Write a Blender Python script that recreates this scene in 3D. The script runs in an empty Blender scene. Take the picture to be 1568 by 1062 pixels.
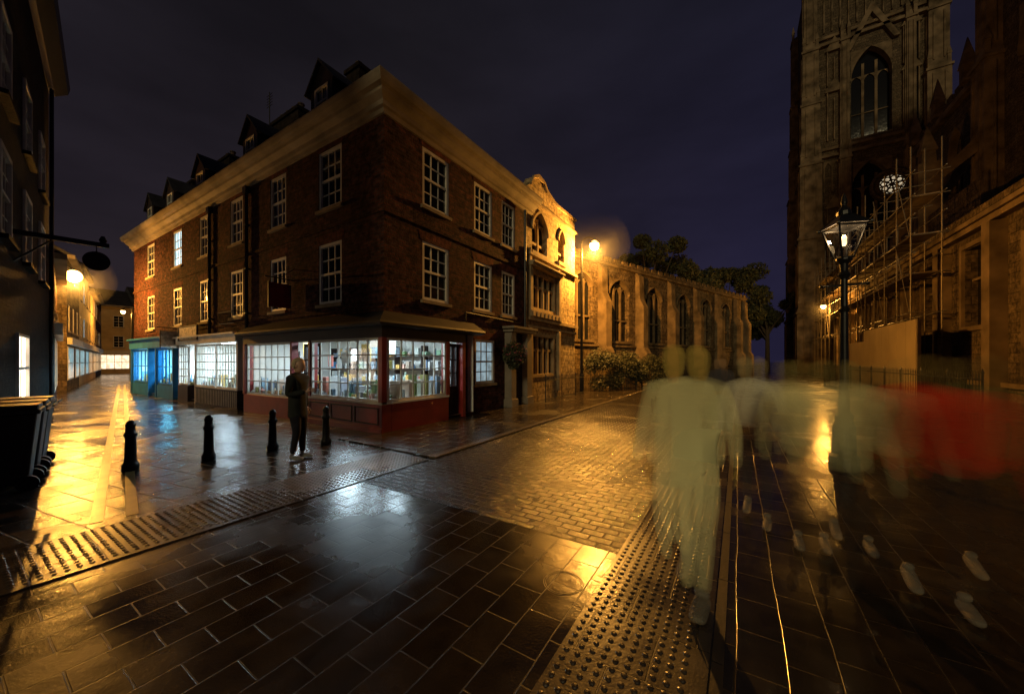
import bpy, bmesh, math, random
from mathutils import Vector, Matrix
random.seed(7)
sc = bpy.context.scene
COL = sc.collection
# ------------------------------------------------------------------ helpers
def lnk(o):
    COL.objects.link(o); return o
def empty(name, loc=(0,0,0)):
    e = bpy.data.objects.new(name, None); e.location = loc; e.empty_display_size = .3
    return lnk(e)
def frame(O, A, N):
    O = Vector((O[0],O[1],0)); A = Vector((A[0],A[1],0)).normalized(); N = Vector((N[0],N[1],0)).normalized()
    def F(a,d,z):
        p = O + A*a + N*d
        return (p.x,p.y,z)
    return F
W = lambda x,y,z:(x,y,z)
class Part:
    def __init__(s): s.v=[]; s.f=[]
    def add(s,vs,fs):
        n=len(s.v); s.v+= [tuple(v) for v in vs]; s.f+=[tuple(i+n for i in f) for f in fs]
    def box(s,F,a0,a1,d0,d1,z0,z1):
        vs=[F(a,d,z) for z in (z0,z1) for d in (d0,d1) for a in (a0,a1)]
        s.add(vs,[(0,1,3,2),(4,6,7,5),(0,4,5,1),(2,3,7,6),(0,2,6,4),(1,5,7,3)])
    def prism(s,F,pts,d0,d1):
        n=len(pts)
        vs=[F(a,d0,z) for a,z in pts]+[F(a,d1,z) for a,z in pts]
        s.add(vs,[tuple(range(n)),tuple(range(2*n-1,n-1,-1))]+[(i,(i+1)%n,n+(i+1)%n,n+i) for i in range(n)])
    def quad(s,*p):
        s.add(p,[tuple(range(len(p)))])
    def cyl(s,p0,p1,r0,r1=None,n=8,caps=True):
        if r1 is None: r1=r0
        p0=Vector(p0);p1=Vector(p1);ax=(p1-p0).normalized()
        u=ax.orthogonal().normalized(); w=ax.cross(u)
        vs=[]
        for p,r in((p0,r0),(p1,r1)):
            for k in range(n):
                t=2*math.pi*k/n; vs.append(p+(u*math.cos(t)+w*math.sin(t))*r)
        fs=[(k,(k+1)%n,n+(k+1)%n,n+k) for k in range(n)]
        if caps: fs+=[tuple(range(n-1,-1,-1)),tuple(range(n,2*n))]
        s.add(vs,fs)
    def lathe(s,c,prof,n=12,ph=0,sx=1,sy=1):
        vs=[]
        for r,z in prof:
            for k in range(n):
                t=2*math.pi*k/n+ph; vs.append((c[0]+r*math.cos(t)*sx,c[1]+r*math.sin(t)*sy,c[2]+z))
        fs=[]
        for j in range(len(prof)-1):
            for k in range(n):
                fs.append((j*n+k,j*n+(k+1)%n,(j+1)*n+(k+1)%n,(j+1)*n+k))
        fs+=[tuple(range(n-1,-1,-1)),tuple((len(prof)-1)*n+k for k in range(n))]
        s.add(vs,fs)
    def ball(s,c,r,n=12,m=8,sx=1,sy=1,sz=1):
        prof=[(max(r*math.sin(math.pi*j/m),1e-4),-r*math.cos(math.pi*j/m)*sz) for j in range(m+1)]
        s.lathe(c,prof,n,0,sx,sy)
    def tube(s,pts,r,n=6):
        for a,b in zip(pts[:-1],pts[1:]): s.cyl(a,b,r,r,n)
def make(name,part,mat,parent=None,smooth=False,bevel=0,norm=True):
    me=bpy.data.meshes.new(name); me.from_pydata(part.v,[],part.f)
    if norm:
        bm=bmesh.new(); bm.from_mesh(me); bmesh.ops.recalc_face_normals(bm,faces=bm.faces); bm.to_mesh(me); bm.free()
    me.materials.append(mat)
    if smooth:
        for p in me.polygons: p.use_smooth=True
    o=lnk(bpy.data.objects.new(name,me))
    if bevel:
        b=o.modifiers.new('bevel','BEVEL'); b.width=bevel; b.segments=1; b.limit_method='ANGLE'
    if parent:
        o.parent=parent; o.matrix_parent_inverse=Matrix.Translation(-Vector(parent.location))
    return o
# ------------------------------------------------------------------ materials
def nm(name):
    m=bpy.data.materials.new(name); m.use_nodes=True; nt=m.node_tree
    return m,nt,nt.nodes['Principled BSDF'],nt.nodes['Material Output']
def N(nt,t,**k):
    n=nt.nodes.new(t)
    for a,b in k.items(): setattr(n,a,b)
    return n
def ramp(nt,fac,stops):
    r=N(nt,'ShaderNodeValToRGB'); e=r.color_ramp.elements
    while len(e)<len(stops): e.new(.5)
    for i,(p,c) in enumerate(stops):
        e[i].position=p; e[i].color=(c[0],c[1],c[2],1) if not isinstance(c,(int,float)) else (c,c,c,1)
    nt.links.new(fac,r.inputs[0]); return r.outputs[0]
def simple(name,col,rough=.6,metal=0,var=.25,scale=3,bump=.1,bscale=40,spec=.5):
    m,nt,b,o=nm(name)
    tc=N(nt,'ShaderNodeTexCoord'); no=N(nt,'ShaderNodeTexNoise'); no.inputs['Scale'].default_value=scale; no.inputs['Detail'].default_value=6
    nt.links.new(tc.outputs['Object'],no.inputs['Vector'])
    lo=[c*(1-var) for c in col]; hi=[min(1,c*(1+var)) for c in col]
    nt.links.new(ramp(nt,no.outputs[0],[(.3,lo),(.7,hi)]),b.inputs['Base Color'])
    b.inputs['Roughness'].default_value=rough; b.inputs['Metallic'].default_value=metal; b.inputs['Specular IOR Level'].default_value=spec
    if bump:
        n2=N(nt,'ShaderNodeTexNoise'); n2.inputs['Scale'].default_value=bscale
        nt.links.new(tc.outputs['Object'],n2.inputs['Vector'])
        bp=N(nt,'ShaderNodeBump'); bp.inputs['Strength'].default_value=bump; bp.inputs['Distance'].default_value=.01
        nt.links.new(n2.outputs[0],bp.inputs['Height']); nt.links.new(bp.outputs[0],b.inputs['Normal'])
    return m
def emit(name,col,st):
    m,nt,b,o=nm(name); b.inputs['Base Color'].default_value=(*[c*.8 for c in col],1)
    tc=N(nt,'ShaderNodeTexCoord'); no=N(nt,'ShaderNodeTexNoise'); no.inputs['Scale'].default_value=3.5; nt.links.new(tc.outputs['Object'],no.inputs['Vector'])
    nt.links.new(ramp(nt,no.outputs[0],[(.3,[c*.45 for c in col]),(.62,col)]),b.inputs['Emission Color']); b.inputs['Emission Strength'].default_value=st; return m
def wallcoord(nt):
    tc=N(nt,'ShaderNodeTexCoord'); sp=N(nt,'ShaderNodeSeparateXYZ'); nt.links.new(tc.outputs['Object'],sp.inputs[0])
    ad=N(nt,'ShaderNodeMath',operation='ADD'); nt.links.new(sp.outputs[0],ad.inputs[0]); nt.links.new(sp.outputs[1],ad.inputs[1])
    cb=N(nt,'ShaderNodeCombineXYZ'); nt.links.new(ad.outputs[0],cb.inputs[0]); nt.links.new(sp.outputs[2],cb.inputs[1])
    return tc,cb.outputs[0]
def masonry(name,c1,c2,mortar,bw,bh,ms,bump=.6,stain=.5,rough=.85,spec=.12):
    m,nt,b,o=nm(name); L=nt.links.new
    tc,vec=wallcoord(nt)
    br=N(nt,'ShaderNodeTexBrick'); L(vec,br.inputs['Vector'])
    br.inputs['Scale'].default_value=1; br.inputs['Brick Width'].default_value=bw; br.inputs['Row Height'].default_value=bh
    br.inputs['Mortar Size'].default_value=ms; br.inputs['Mortar Smooth'].default_value=.2
    br.inputs['Color1'].default_value=(*c1,1); br.inputs['Color2'].default_value=(*c2,1); br.inputs['Mortar'].default_value=(*mortar,1)
    no=N(nt,'ShaderNodeTexNoise'); no.inputs['Scale'].default_value=.9; no.inputs['Detail'].default_value=8; no.inputs['Roughness'].default_value=.7
    L(tc.outputs['Object'],no.inputs['Vector'])
    st=ramp(nt,no.outputs[0],[(.3,1-stain),(.65,1.0)])
    mx=N(nt,'ShaderNodeMix',data_type='RGBA',blend_type='MULTIPLY'); mx.inputs[0].default_value=1
    L(br.outputs['Color'],mx.inputs[6]); L(st,mx.inputs[7])
    n3=N(nt,'ShaderNodeTexNoise'); n3.inputs['Scale'].default_value=7; n3.inputs['Detail'].default_value=5; L(tc.outputs['Object'],n3.inputs['Vector'])
    mx2=N(nt,'ShaderNodeMix',data_type='RGBA',blend_type='MULTIPLY'); mx2.inputs[0].default_value=1
    L(mx.outputs[2],mx2.inputs[6]); L(ramp(nt,n3.outputs[0],[(.3,.35),(.7,1.5)]),mx2.inputs[7])
    L(mx2.outputs[2],b.inputs['Base Color'])
    b.inputs['Roughness'].default_value=rough; b.inputs['Specular IOR Level'].default_value=spec
    inv=N(nt,'ShaderNodeMath',operation='SUBTRACT'); inv.inputs[0].default_value=1; L(br.outputs['Fac'],inv.inputs[1])
    ad=N(nt,'ShaderNodeMath',operation='ADD'); L(inv.outputs[0],ad.inputs[0]); 
    n4=N(nt,'ShaderNodeTexNoise'); n4.inputs['Scale'].default_value=22; n4.inputs['Detail'].default_value=4; L(tc.outputs['Object'],n4.inputs['Vector']); L(n4.outputs[0],ad.inputs[1])
    bp=N(nt,'ShaderNodeBump'); bp.inputs['Strength'].default_value=bump; bp.inputs['Distance'].default_value=.025
    L(ad.outputs[0],bp.inputs['Height']); L(bp.outputs[0],b.inputs['Normal'])
    return m
def wet(name,base,bw,bh,ms,rot=0,rlo=.1,rhi=.38,bump=.5,dist=.01,und=.4,warp=.03):
    m,nt,b,o=nm(name); L=nt.links.new
    tc=N(nt,'ShaderNodeTexCoord'); mp=N(nt,'ShaderNodeMapping'); mp.inputs['Rotation'].default_value=(0,0,rot); L(tc.outputs['Object'],mp.inputs[0])
    nw=N(nt,'ShaderNodeTexNoise'); nw.inputs['Scale'].default_value=1.3; L(mp.outputs[0],nw.inputs['Vector'])
    ws=N(nt,'ShaderNodeVectorMath',operation='SCALE'); ws.inputs['Scale'].default_value=warp; L(nw.outputs['Color'],ws.inputs[0])
    wa=N(nt,'ShaderNodeVectorMath',operation='ADD'); L(mp.outputs[0],wa.inputs[0]); L(ws.outputs[0],wa.inputs[1])
    br=N(nt,'ShaderNodeTexBrick'); L(wa.outputs[0],br.inputs['Vector']); br.inputs['Scale'].default_value=1
    br.inputs['Brick Width'].default_value=bw; br.inputs['Row Height'].default_value=bh; br.inputs['Mortar Size'].default_value=ms; br.inputs['Mortar Smooth'].default_value=.5
    br.inputs['Color1'].default_value=(0,0,0,1); br.inputs['Color2'].default_value=(1,1,1,1); br.inputs['Mortar'].default_value=(.3,.3,.3,1)
    n1=N(nt,'ShaderNodeTexNoise'); n1.inputs['Scale'].default_value=.8; n1.inputs['Detail'].default_value=6; L(tc.outputs['Object'],n1.inputs['Vector'])
    n2=N(nt,'ShaderNodeTexNoise'); n2.inputs['Scale'].default_value=6; n2.inputs['Detail'].default_value=6; L(tc.outputs['Object'],n2.inputs['Vector'])
    n3=N(nt,'ShaderNodeTexNoise'); n3.inputs['Scale'].default_value=60; n3.inputs['Detail'].default_value=3; L(tc.outputs['Object'],n3.inputs['Vector'])
    cb=ramp(nt,n2.outputs[0],[(.3,[c*.6 for c in base]),(.7,[c*1.4 for c in base])])
    mx=N(nt,'ShaderNodeMix',data_type='RGBA',blend_type='MULTIPLY'); mx.inputs[0].default_value=1; L(cb,mx.inputs[6]); L(ramp(nt,br.outputs['Color'],[(0,.75),(1,1.15)]),mx.inputs[7])
    mm=N(nt,'ShaderNodeMix',data_type='RGBA'); L(br.outputs['Fac'],mm.inputs[0]); L(mx.outputs[2],mm.inputs[6]); mm.inputs[7].default_value=(.010,.009,.008,1)
    L(mm.outputs[2],b.inputs['Base Color'])
    a=N(nt,'ShaderNodeMath',operation='MULTIPLY_ADD'); L(br.outputs['Color'],a.inputs[0]); a.inputs[1].default_value=.06; L(n1.outputs[0],a.inputs[2])
    rr=ramp(nt,a.outputs[0],[(.42,rlo),(.66,rhi)])
    ra=N(nt,'ShaderNodeMath',operation='MAXIMUM'); L(rr,ra.inputs[0])
    fm=N(nt,'ShaderNodeMath',operation='MULTIPLY'); L(br.outputs['Fac'],fm.inputs[0]); fm.inputs[1].default_value=.4; L(fm.outputs[0],ra.inputs[1])
    L(ra.outputs[0],b.inputs['Roughness'])
    h=N(nt,'ShaderNodeMath',operation='MULTIPLY_ADD'); L(br.outputs['Fac'],h.inputs[0]); h.inputs[1].default_value=-1.0
    h2=N(nt,'ShaderNodeMath',operation='MULTIPLY_ADD'); L(n2.outputs[0],h2.inputs[0]); h2.inputs[1].default_value=und; 
    h3=N(nt,'ShaderNodeMath',operation='MULTIPLY'); L(n3.outputs[0],h3.inputs[0]); h3.inputs[1].default_value=.35
    L(h3.outputs[0],h2.inputs[2]); L(h2.outputs[0],h.inputs[2])
    bp=N(nt,'ShaderNodeBump'); bp.inputs['Strength'].default_value=bump; bp.inputs['Distance'].default_value=dist
    L(h.outputs[0],bp.inputs['Height']); L(bp.outputs[0],b.inputs['Normal'])
    return m
BRICK=masonry('brick',(.135,.045,.030),(.042,.020,.017),(.075,.05,.04),.23,.078,.013,.9,.6,.9,.05)
BRICKR=masonry('red_brick',(.17,.05,.033),(.13,.04,.028),(.08,.05,.04),.08,.25,.01,.6,.5,.9,.05)
STONE=masonry('limestone',(.20,.145,.082),(.13,.093,.054),(.075,.054,.037),.62,.3,.012,.6,.65)
STONEH=masonry('pale_limestone',(.42,.33,.19),(.34,.26,.15),(.19,.145,.09),.55,.28,.012,.5,.4)
STONEL=simple('carved_stone',(.28,.215,.13),.85,0,.35,2,.4,25,.15)
STONED=masonry('dark_limestone',(.19,.14,.088),(.12,.09,.06),(.07,.054,.036),.8,.4,.02,.5,.65)
CORN=simple('cornice_paint',(.24,.205,.155),.7,0,.4,1.2,.15,20,.15)
WHITE=simple('white_paint',(.55,.53,.47),.5,0,.15,4,.05,40,.3)
SLATE=simple('slate',(.03,.03,.035),.6,0,.4,3,.3,15,.2)
IRON=simple('black_iron',(.012,.012,.013),.4,.2,.3,8,.1,40,.3)
RED=simple('red_paint',(.22,.022,.018),.4,0,.25,2,.1)
DARKW=simple('dark_wood',(.03,.02,.017),.5,0,.3,3,.1,40,.2)
BLUE=simple('blue_paint',(.02,.12,.26),.5,0,.2,2,.05,40,.2)
LEAD=simple('lead_sheet',(.03,.025,.023),.6,.1,.3,3,.2,10,.2)
PLAST=simple('cream_render',(.5,.38,.2),.8,0,.2,1,.2)
DKWALL=masonry('dark_brick',(.030,.020,.015),(.018,.013,.010),(.02,.015,.012),.23,.078,.012)  # brick with a very dark base colour
GREYP=simple('grey_stone_paint',(.2,.17,.13),.6,0,.2,2,.1)
CREAMI=simple('interior_plaster',(.62,.6,.55),.8,0,.1,1,0)
WOODF=simple('shop_floor_boards',(.2,.12,.07),.5,0,.3,2,0)
HOARD=simple('hoarding_board',(.42,.33,.19),.7,0,.15,.5,0)
def glassdark():
    m,nt,b,o=nm('window_glass'); b.inputs['Base Color'].default_value=(.01,.011,.013,1); b.inputs['Roughness'].default_value=.06
    tc=N(nt,'ShaderNodeTexCoord'); no=N(nt,'ShaderNodeTexNoise'); no.inputs['Scale'].default_value=2.5; nt.links.new(tc.outputs['Object'],no.inputs[0])
    bp=N(nt,'ShaderNodeBump'); bp.inputs['Strength'].default_value=.15; bp.inputs['Distance'].default_value=.02; nt.links.new(no.outputs[0],bp.inputs['Height']); nt.links.new(bp.outputs[0],b.inputs['Normal'])
    return m
GLASS=glassdark()
def shopglass():
    m,nt,b,o=nm('shop_glass'); nt.nodes.remove(b)
    t=N(nt,'ShaderNodeBsdfTransparent'); t.inputs[0].default_value=(.93,.96,.95,1); g=N(nt,'ShaderNodeBsdfGlossy'); g.inputs['Roughness'].default_value=.03
    mx=N(nt,'ShaderNodeMixShader'); mx.inputs[0].default_value=.08
    nt.links.new(t.outputs[0],mx.inputs[1]); nt.links.new(g.outputs[0],mx.inputs[2]); nt.links.new(mx.outputs[0],o.inputs[0]); return m
SGLASS=shopglass()
LITW=emit('lit_window_cool',(.55,.85,1),1.8)
def goods(name,stops):
    m,nt,b,o=nm(name); g=N(nt,'ShaderNodeNewGeometry'); nt.links.new(ramp(nt,g.outputs['Random Per Island'],stops),b.inputs['Base Color']); b.inputs['Roughness'].default_value=.5; return m
GOODS=goods('shop_goods',[(0,(.5,.06,.04)),(.15,(.7,.65,.5)),(.3,(.05,.2,.4)),(.45,(.7,.4,.1)),(.6,(.08,.25,.1)),(.75,(.75,.75,.72)),(.9,(.04,.03,.03)),(1,(.3,.5,.65))])
SODIUM=(1,.43,.065)
m,nt,b,o=nm('sodium_bulb'); b.inputs['Emission Color'].default_value=(1,.55,.15,1); b.inputs['Emission Strength'].default_value=16; BULB=m
BULBW=emit('lantern_mantle',(1,.7,.35),4)
TUBE=emit('shop_ceiling_lamp',(.7,.9,1),60)
def vol(name,col,dens,g=-.55):
    m,nt,b,o=nm(name); nt.nodes.remove(b); v=N(nt,'ShaderNodeVolumeScatter'); v.inputs['Color'].default_value=(*col,1); v.inputs['Density'].default_value=dens; v.inputs['Anisotropy'].default_value=g
    a=N(nt,'ShaderNodeVolumeAbsorption'); a.inputs['Color'].default_value=(*col,1); a.inputs['Density'].default_value=dens
    ad=N(nt,'ShaderNodeAddShader'); nt.links.new(v.outputs[0],ad.inputs[0]); nt.links.new(a.outputs[0],ad.inputs[1])
    nt.links.new(ad.outputs[0],o.inputs['Volume']); return m
# ------------------------------------------------------------------ facade kit
def wall(p,F,a0,a1,z0,z1,ops=(),th=.18):
    As=sorted({a0,a1,*[o[0] for o in ops],*[o[1] for o in ops]}); Zs=sorted({z0,z1,*[o[2] for o in ops],*[o[3] for o in ops]})
    As=[a for a in As if a0<=a<=a1]; Zs=[z for z in Zs if z0<=z<=z1]
    for i in range(len(As)-1):
        for j in range(len(Zs)-1):
            ca=(As[i]+As[i+1])/2; cz=(Zs[j]+Zs[j+1])/2
            if any(o[0]<ca<o[1] and o[2]<cz<o[3] for o in ops): continue
            p.quad(F(As[i],0,Zs[j]),F(As[i+1],0,Zs[j]),F(As[i+1],0,Zs[j+1]),F(As[i],0,Zs[j+1]))
    for o in ops:
        b0,b1,y0,y1=o[:4]
        p.quad(F(b0,0,y0),F(b1,0,y0),F(b1,-th,y0),F(b0,-th,y0)); p.quad(F(b0,0,y1),F(b1,0,y1),F(b1,-th,y1),F(b0,-th,y1))
        p.quad(F(b0,0,y0),F(b0,0,y1),F(b0,-th,y1),F(b0,-th,y0)); p.quad(F(b1,0,y0),F(b1,0,y1),F(b1,-th,y1),F(b1,-th,y0))
def bars(p,F,a0,a1,z0,z1,cols,rows,d0,d1,w=.022):
    for i in range(1,cols):
        a=a0+(a1-a0)*i/cols; p.box(F,a-w/2,a+w/2,d0,d1,z0,z1)
    for j in range(1,rows):
        z=z0+(z1-z0)*j/rows
        for i in range(cols):
            x0=a0+(a1-a0)*i/cols+(w/2 if i else 0); x1=a0+(a1-a0)*(i+1)/cols-(w/2 if i<cols-1 else 0)
            p.box(F,x0,x1,d0+.004,d1-.004,z-w/2,z+w/2)
def frameb(p,F,a0,a1,z0,z1,d0,d1,w=.08):
    p.box(F,a0,a0+w,d0,d1,z0,z1); p.box(F,a1-w,a1,d0,d1,z0,z1)
    p.box(F,a0+w,a1-w,d0,d1,z0,z0+w); p.box(F,a0+w,a1-w,d0,d1,z1-w,z1)
def sash(fr,gl,sill,lint,F,a0,a1,z0,z1,cols=3,rows=4,w=.085,o=0):
    frameb(fr,F,a0,a1,z0,z1,-.10+o,-.015+o,w)
    zm=(z0+z1)/2
    fr.box(F,a0+w,a1-w,-.09+o,-.03+o,zm-.03,zm+.03)
    bars(fr,F,a0+w,a1-w,zm+.03,z1-w,cols,rows//2,-.085+o,-.05+o,.035)
    bars(fr,F,a0+w,a1-w,z0+w,zm-.03,cols,rows//2,-.095+o,-.06+o,.035)
    gl.quad(F(a0+w,-.078+o,z0+w),F(a1-w,-.078+o,z0+w),F(a1-w,-.073+o,z1-w),F(a0+w,-.073+o,z1-w))
    if sill: sill.box(F,a0-.07,a1+.07,-.012,.07+o,z0-.09,z0-.003)
    if lint: lint.prism(F,[(a0-.04,z1+.003),(a1+.04,z1+.003),(a1+.14,z1+.25),(a0-.14,z1+.25)],-.05,.006)
def gothic(st,gl,F,a0,a1,z0,z1,mull=2,depth=.35,hr=.8,sw=.09,transom=True):
    w=a1-a0; am=(a0+a1)/2; h=min(w*hr,(z1-z0)*.5); zs=z1-h
    def arc(side,x0,x1,zz,hh,n=7):
        ww=x1-x0; out=[]
        for k in range(n+1):
            th=math.pi-(math.pi/3)*k/n
            a=x1+ww*math.cos(th); z=zz+hh*math.sin(th)/math.sin(math.pi/3)
            out.append((a,z) if side==0 else (x0+x1-a,z))
        return out
    for side in (0,1):
        pts=arc(side,a0,a1,zs,h)
        e=a0 if side==0 else a1
        st.prism(F,pts+[(e,z1)],-depth,-.004)
        pp=[(a+(-.09 if side==0 else .09)*(1-k/7),z+.1) for k,(a,z) in enumerate(pts)]
        for k in range(7):
            q=[pts[k],pts[k+1],pp[k+1],pp[k]]
            st.prism(F,q,0,.08)
    gl.quad(F(a0,-depth+.02,z0),F(a1,-depth+.02,z0),F(a1,-depth+.02,z1),F(a0,-depth+.02,z1))
    n=mull+1
    for i in range(1,n):
        a=a0+w*i/n; zt=zs+h*.75*(1-abs(2*i/n-1)**1.5)
        st.box(F,a-sw/2,a+sw/2,-depth+.06,-depth+.2,z0,zt)
    for i in range(n):
        x0=a0+w*i/n+sw*.5; x1=a0+w*(i+1)/n-sw*.5
        for side in (0,1):
            pts=arc(side,x0,x1,zs-.05,(x1-x0)*.8,4)
            e=x0 if side==0 else x1
            st.prism(F,pts+[(e,zs-.05+(x1-x0)*.8)],-depth+.07,-depth+.17)
    if transom: 
        zt=z0+(zs-z0)*.45
        for i in range(n): st.box(F,a0+w*i/n+sw/2,a0+w*(i+1)/n-sw/2,-depth+.07,-depth+.18,zt-.05,zt+.05)
    st.box(F,a0-.1,a1+.1,.002,.1,z0-.16,z0)
def point(name,loc,P,col,r=.12,parent=None):
    l=bpy.data.lights.new(name,'POINT'); l.energy=P; l.color=col; l.shadow_soft_size=r
    o=lnk(bpy.data.objects.new(name,l)); o.location=loc
    if parent: o.parent=parent; o.matrix_parent_inverse=Matrix.Translation(-Vector(parent.location))
    return o
def area(name,loc,P,col,sx,sy,parent=None,rot=(0,0,0)):
    l=bpy.data.lights.new(name,'AREA'); l.energy=P; l.color=col; l.shape='RECTANGLE'; l.size=sx; l.size_y=sy
    o=lnk(bpy.data.objects.new(name,l)); o.location=loc; o.rotation_euler=rot
    if parent: o.parent=parent; o.matrix_parent_inverse=Matrix.Translation(-Vector(parent.location))
    return o
# ------------------------------------------------------------------ ground
SLAB=wet('wet_paving_slabs',(.021,.0165,.0125),.36,.24,.006,math.radians(90),.09,.33,.34,.009,1.0)
SETT=wet('wet_setts',(.026,.020,.016),.22,.11,.012,0,.10,.28,1.0,.022,.8,.02)
SLAB2=wet('wet_york_stone',(.035,.027,.020),.5,.36,.010,math.radians(-10),.07,.32,.6,.013,.9)
TACT=wet('wet_tactile_paving',(.045,.035,.025),.4,.4,.006,0,.20,.38,.4,.008)
p=Part(); p.quad((-400,-300,0),(400,-300,0),(400,500,0),(-400,500,0)); make('ground',p,SLAB)
p=Part(); p.quad((-4.45,3.2,.004),(-.9,3.2,.004),(-.9,70,.004),(-4.45,70,.004)); make('cobbled_road',p,SETT)
p=Part(); p.quad((-5.5,-3,.004),(-5.5,5.2,.004),(-80,20,.004),(-80,-3,.004)); make('side_street',p,SLAB2)
p=Part(); p.box(W,-7.3,-4.62,4.6,70,0,.03); make('pavement',p,SLAB2,bevel=.01)
KERB=simple('kerb_stone',(.10,.08,.055),.25,0,.3,4,.2)
p=Part()
y=4.6
while y<60:
    p.box(W,-4.615,-4.46,y+.005,y+.9,0,.036); y+=.905
make('kerb',p,KERB,bevel=.008)
p=Part()
y=-4
while y<60:
    p.box(W,-.13,-.07,y+.005,y+.9,0,.006); y+=.905
make('edging_stone',p,simple('edging',(.03,.024,.018),.45,0,.3,4,.2))
def tactile(name,x0,x1,y0,y1,base):
    p=Part(); p.box(W,x0,x1,y0,y1,base-.004,base+.004)
    sp=.0667; nx=int((x1-x0-.04)/sp); ny=int((y1-y0)/sp)
    n=8
    for i in range(nx):
        for j in range(ny):
            cx=x0+.045+i*sp; cy=y0+.035+j*sp
            vs=[];
            for r,z in((.019,.0035),(.014,.0095),(.006,.0115)):
                for k in range(n):
                    t=2*math.pi*k/n; vs.append((cx+r*math.cos(t),cy+r*math.sin(t),base+z))
            fs=[(a*n+k,a*n+(k+1)%n,(a+1)*n+(k+1)%n,(a+1)*n+k) for a in(0,1) for k in range(n)]+[tuple(2*n+k for k in range(n))]
            p.add(vs,fs)
    return make(name,p,TACT,norm=False)
tactile('tactile_paving',-.9,-.14,-.2,10,.006)
tactile('tactile_paving',-5.5,-4.5,-2,4.5,.008)
p=Part()
d=Vector((-18.2,3.5,0)).normalized(); q=Vector((d.y,-d.x,0)); o0=Vector((-5.7,.9,0))
for off in(0,.26):
    a=o0+q*off; b=a+d*32; w=q*.05
    p.quad((*(a-w).xy,.010),(*(b-w).xy,.010),(*(b+w).xy,.010),(*(a+w).xy,.010))
make('drainage_channel',p,simple('channel_stone',(.30,.21,.08),.3,0,.3,5,.2))
p=Part()
for r in(.15,.135): p.tube([(-1.14+r*math.cos(k*.2618),2.56+r*math.sin(k*.2618),.0005) for k in range(25)],.0025,4)
make('manhole_cover',p,simple('cast_iron_cover',(.02,.016,.012),.4,0,.3,20,.3,90))
# ------------------------------------------------------------------ corner brick building
C=(-7.23,5.74)
FL=frame(C,(-1,0),(0,-1)); FR=frame(C,(0,1),(1,0))
B=empty('corner_brick_building',(-17,9,0))
bw=Part(); fr=Part(); gl=Part(); sill=Part(); lint=Part(); litw=Part()
winL=[(1.70,2.78),(4.56,5.53),(7.5,8.5),(10.45,11.4),(13.4,14.46),(17.1,18.2)]
opsL=[(a,b,z0,z1) for a,b in winL for z0,z1 in((5.87,7.5),(3.25,4.92))]
wall(bw,FL,0,20.5,2.6,7.75,opsL)
winR=[(1.25,2.3),(3.5,4.5),(5.1,6.0)]
opsR=[(a,b,z0,z1) for a,b in winR for z0,z1 in((5.9,7.5),(3.35,4.95))]
wall(bw,FR,0,6.85,2.6,7.75,opsR)
opg=(3.55,4.65,.94,2.4)
wall(bw,FR,2.75,6.85,0,2.6,[opg]); 
bw.quad((-27.73,5.74,0),(-27.73,12.6,0),(-27.73,12.6,7.75),(-27.73,5.74,7.75))
for a,b,z0,z1 in opsL:
    if a==13.4 and z0>5: sash(fr,litw,sill,lint,FL,a,b,z0,z1)
    else: sash(fr,gl,sill,lint,FL,a,b,z0,z1)
for o in opsR: sash(fr,gl,sill,lint,FR,*o)
g2=Part(); sash(fr,g2,sill,lint,FR,*opg)
band=Part(); band.box(FL,0,20.5,.0,.035,5.3,5.4); band.box(FR,-.035,6.85,.0,.035,5.3,5.4)
band.box(FL,0,20.5,.0,.03,2.98,3.06)
def sweep(p,prof,aL,aR,aL0=None):
    n=len(prof); rings=[]
    rings.append([FL(aL,d,z) for d,z in prof]); rings.append([(C[0]+d,C[1]-d,z) for d,z in prof]); rings.append([FR(aR,d,z) for d,z in prof])
    vs=[v for r in rings for v in r]; fs=[]
    for j in(0,1):
        for k in range(n): fs.append((j*n+k,j*n+(k+1)%n,(j+1)*n+(k+1)%n,(j+1)*n+k))
    fs+=[tuple(range(n)),tuple(range(3*n-1,2*n-1,-1))]
    p.add(vs,fs)
co=Part(); sweep(co,[(-.1,7.62),(.05,7.64),(.07,7.74),(.14,7.76),(.16,7.86),(.3,7.95),(.32,8.02),(.42,8.04),(.46,8.10),(.5,8.2),(.5,8.25),(-.1,8.27)],20.7,7.35)
make('brick_walls',bw,BRICK,B); make('string_courses',band,BRICK,B); make('window_frames',fr,WHITE,B); make('window_panes',gl,GLASS,B); make('lit_window_panes',litw,LITW,B)
make('ground_floor_panes',g2,emit('lit_window_dim',(.5,.7,.8),.5),B)
make('window_sills',sill,STONEL,B); make('window_arches',lint,BRICKR,B); make('cornice',co,CORN,B)
rf=Part(); ex0,ex1,ey0,ey1=-28.1,-6.85,5.36,12.9; rz=8.26; tz=11.2
A_=[(ex0,ey0,rz),(ex1,ey0,rz),(ex1,ey1,rz),(ex0,ey1,rz)]; R0=(ex0+3.8,9.1,tz); R1=(ex1-3.8,9.1,tz)
rf.quad(A_[0],A_[1],R1,R0); rf.quad(A_[1],A_[2],R1); rf.quad(A_[2],A_[3],R0,R1); rf.quad(A_[3],A_[0],R0)
dw=Part(); dg=Part(); df=Part()
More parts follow.
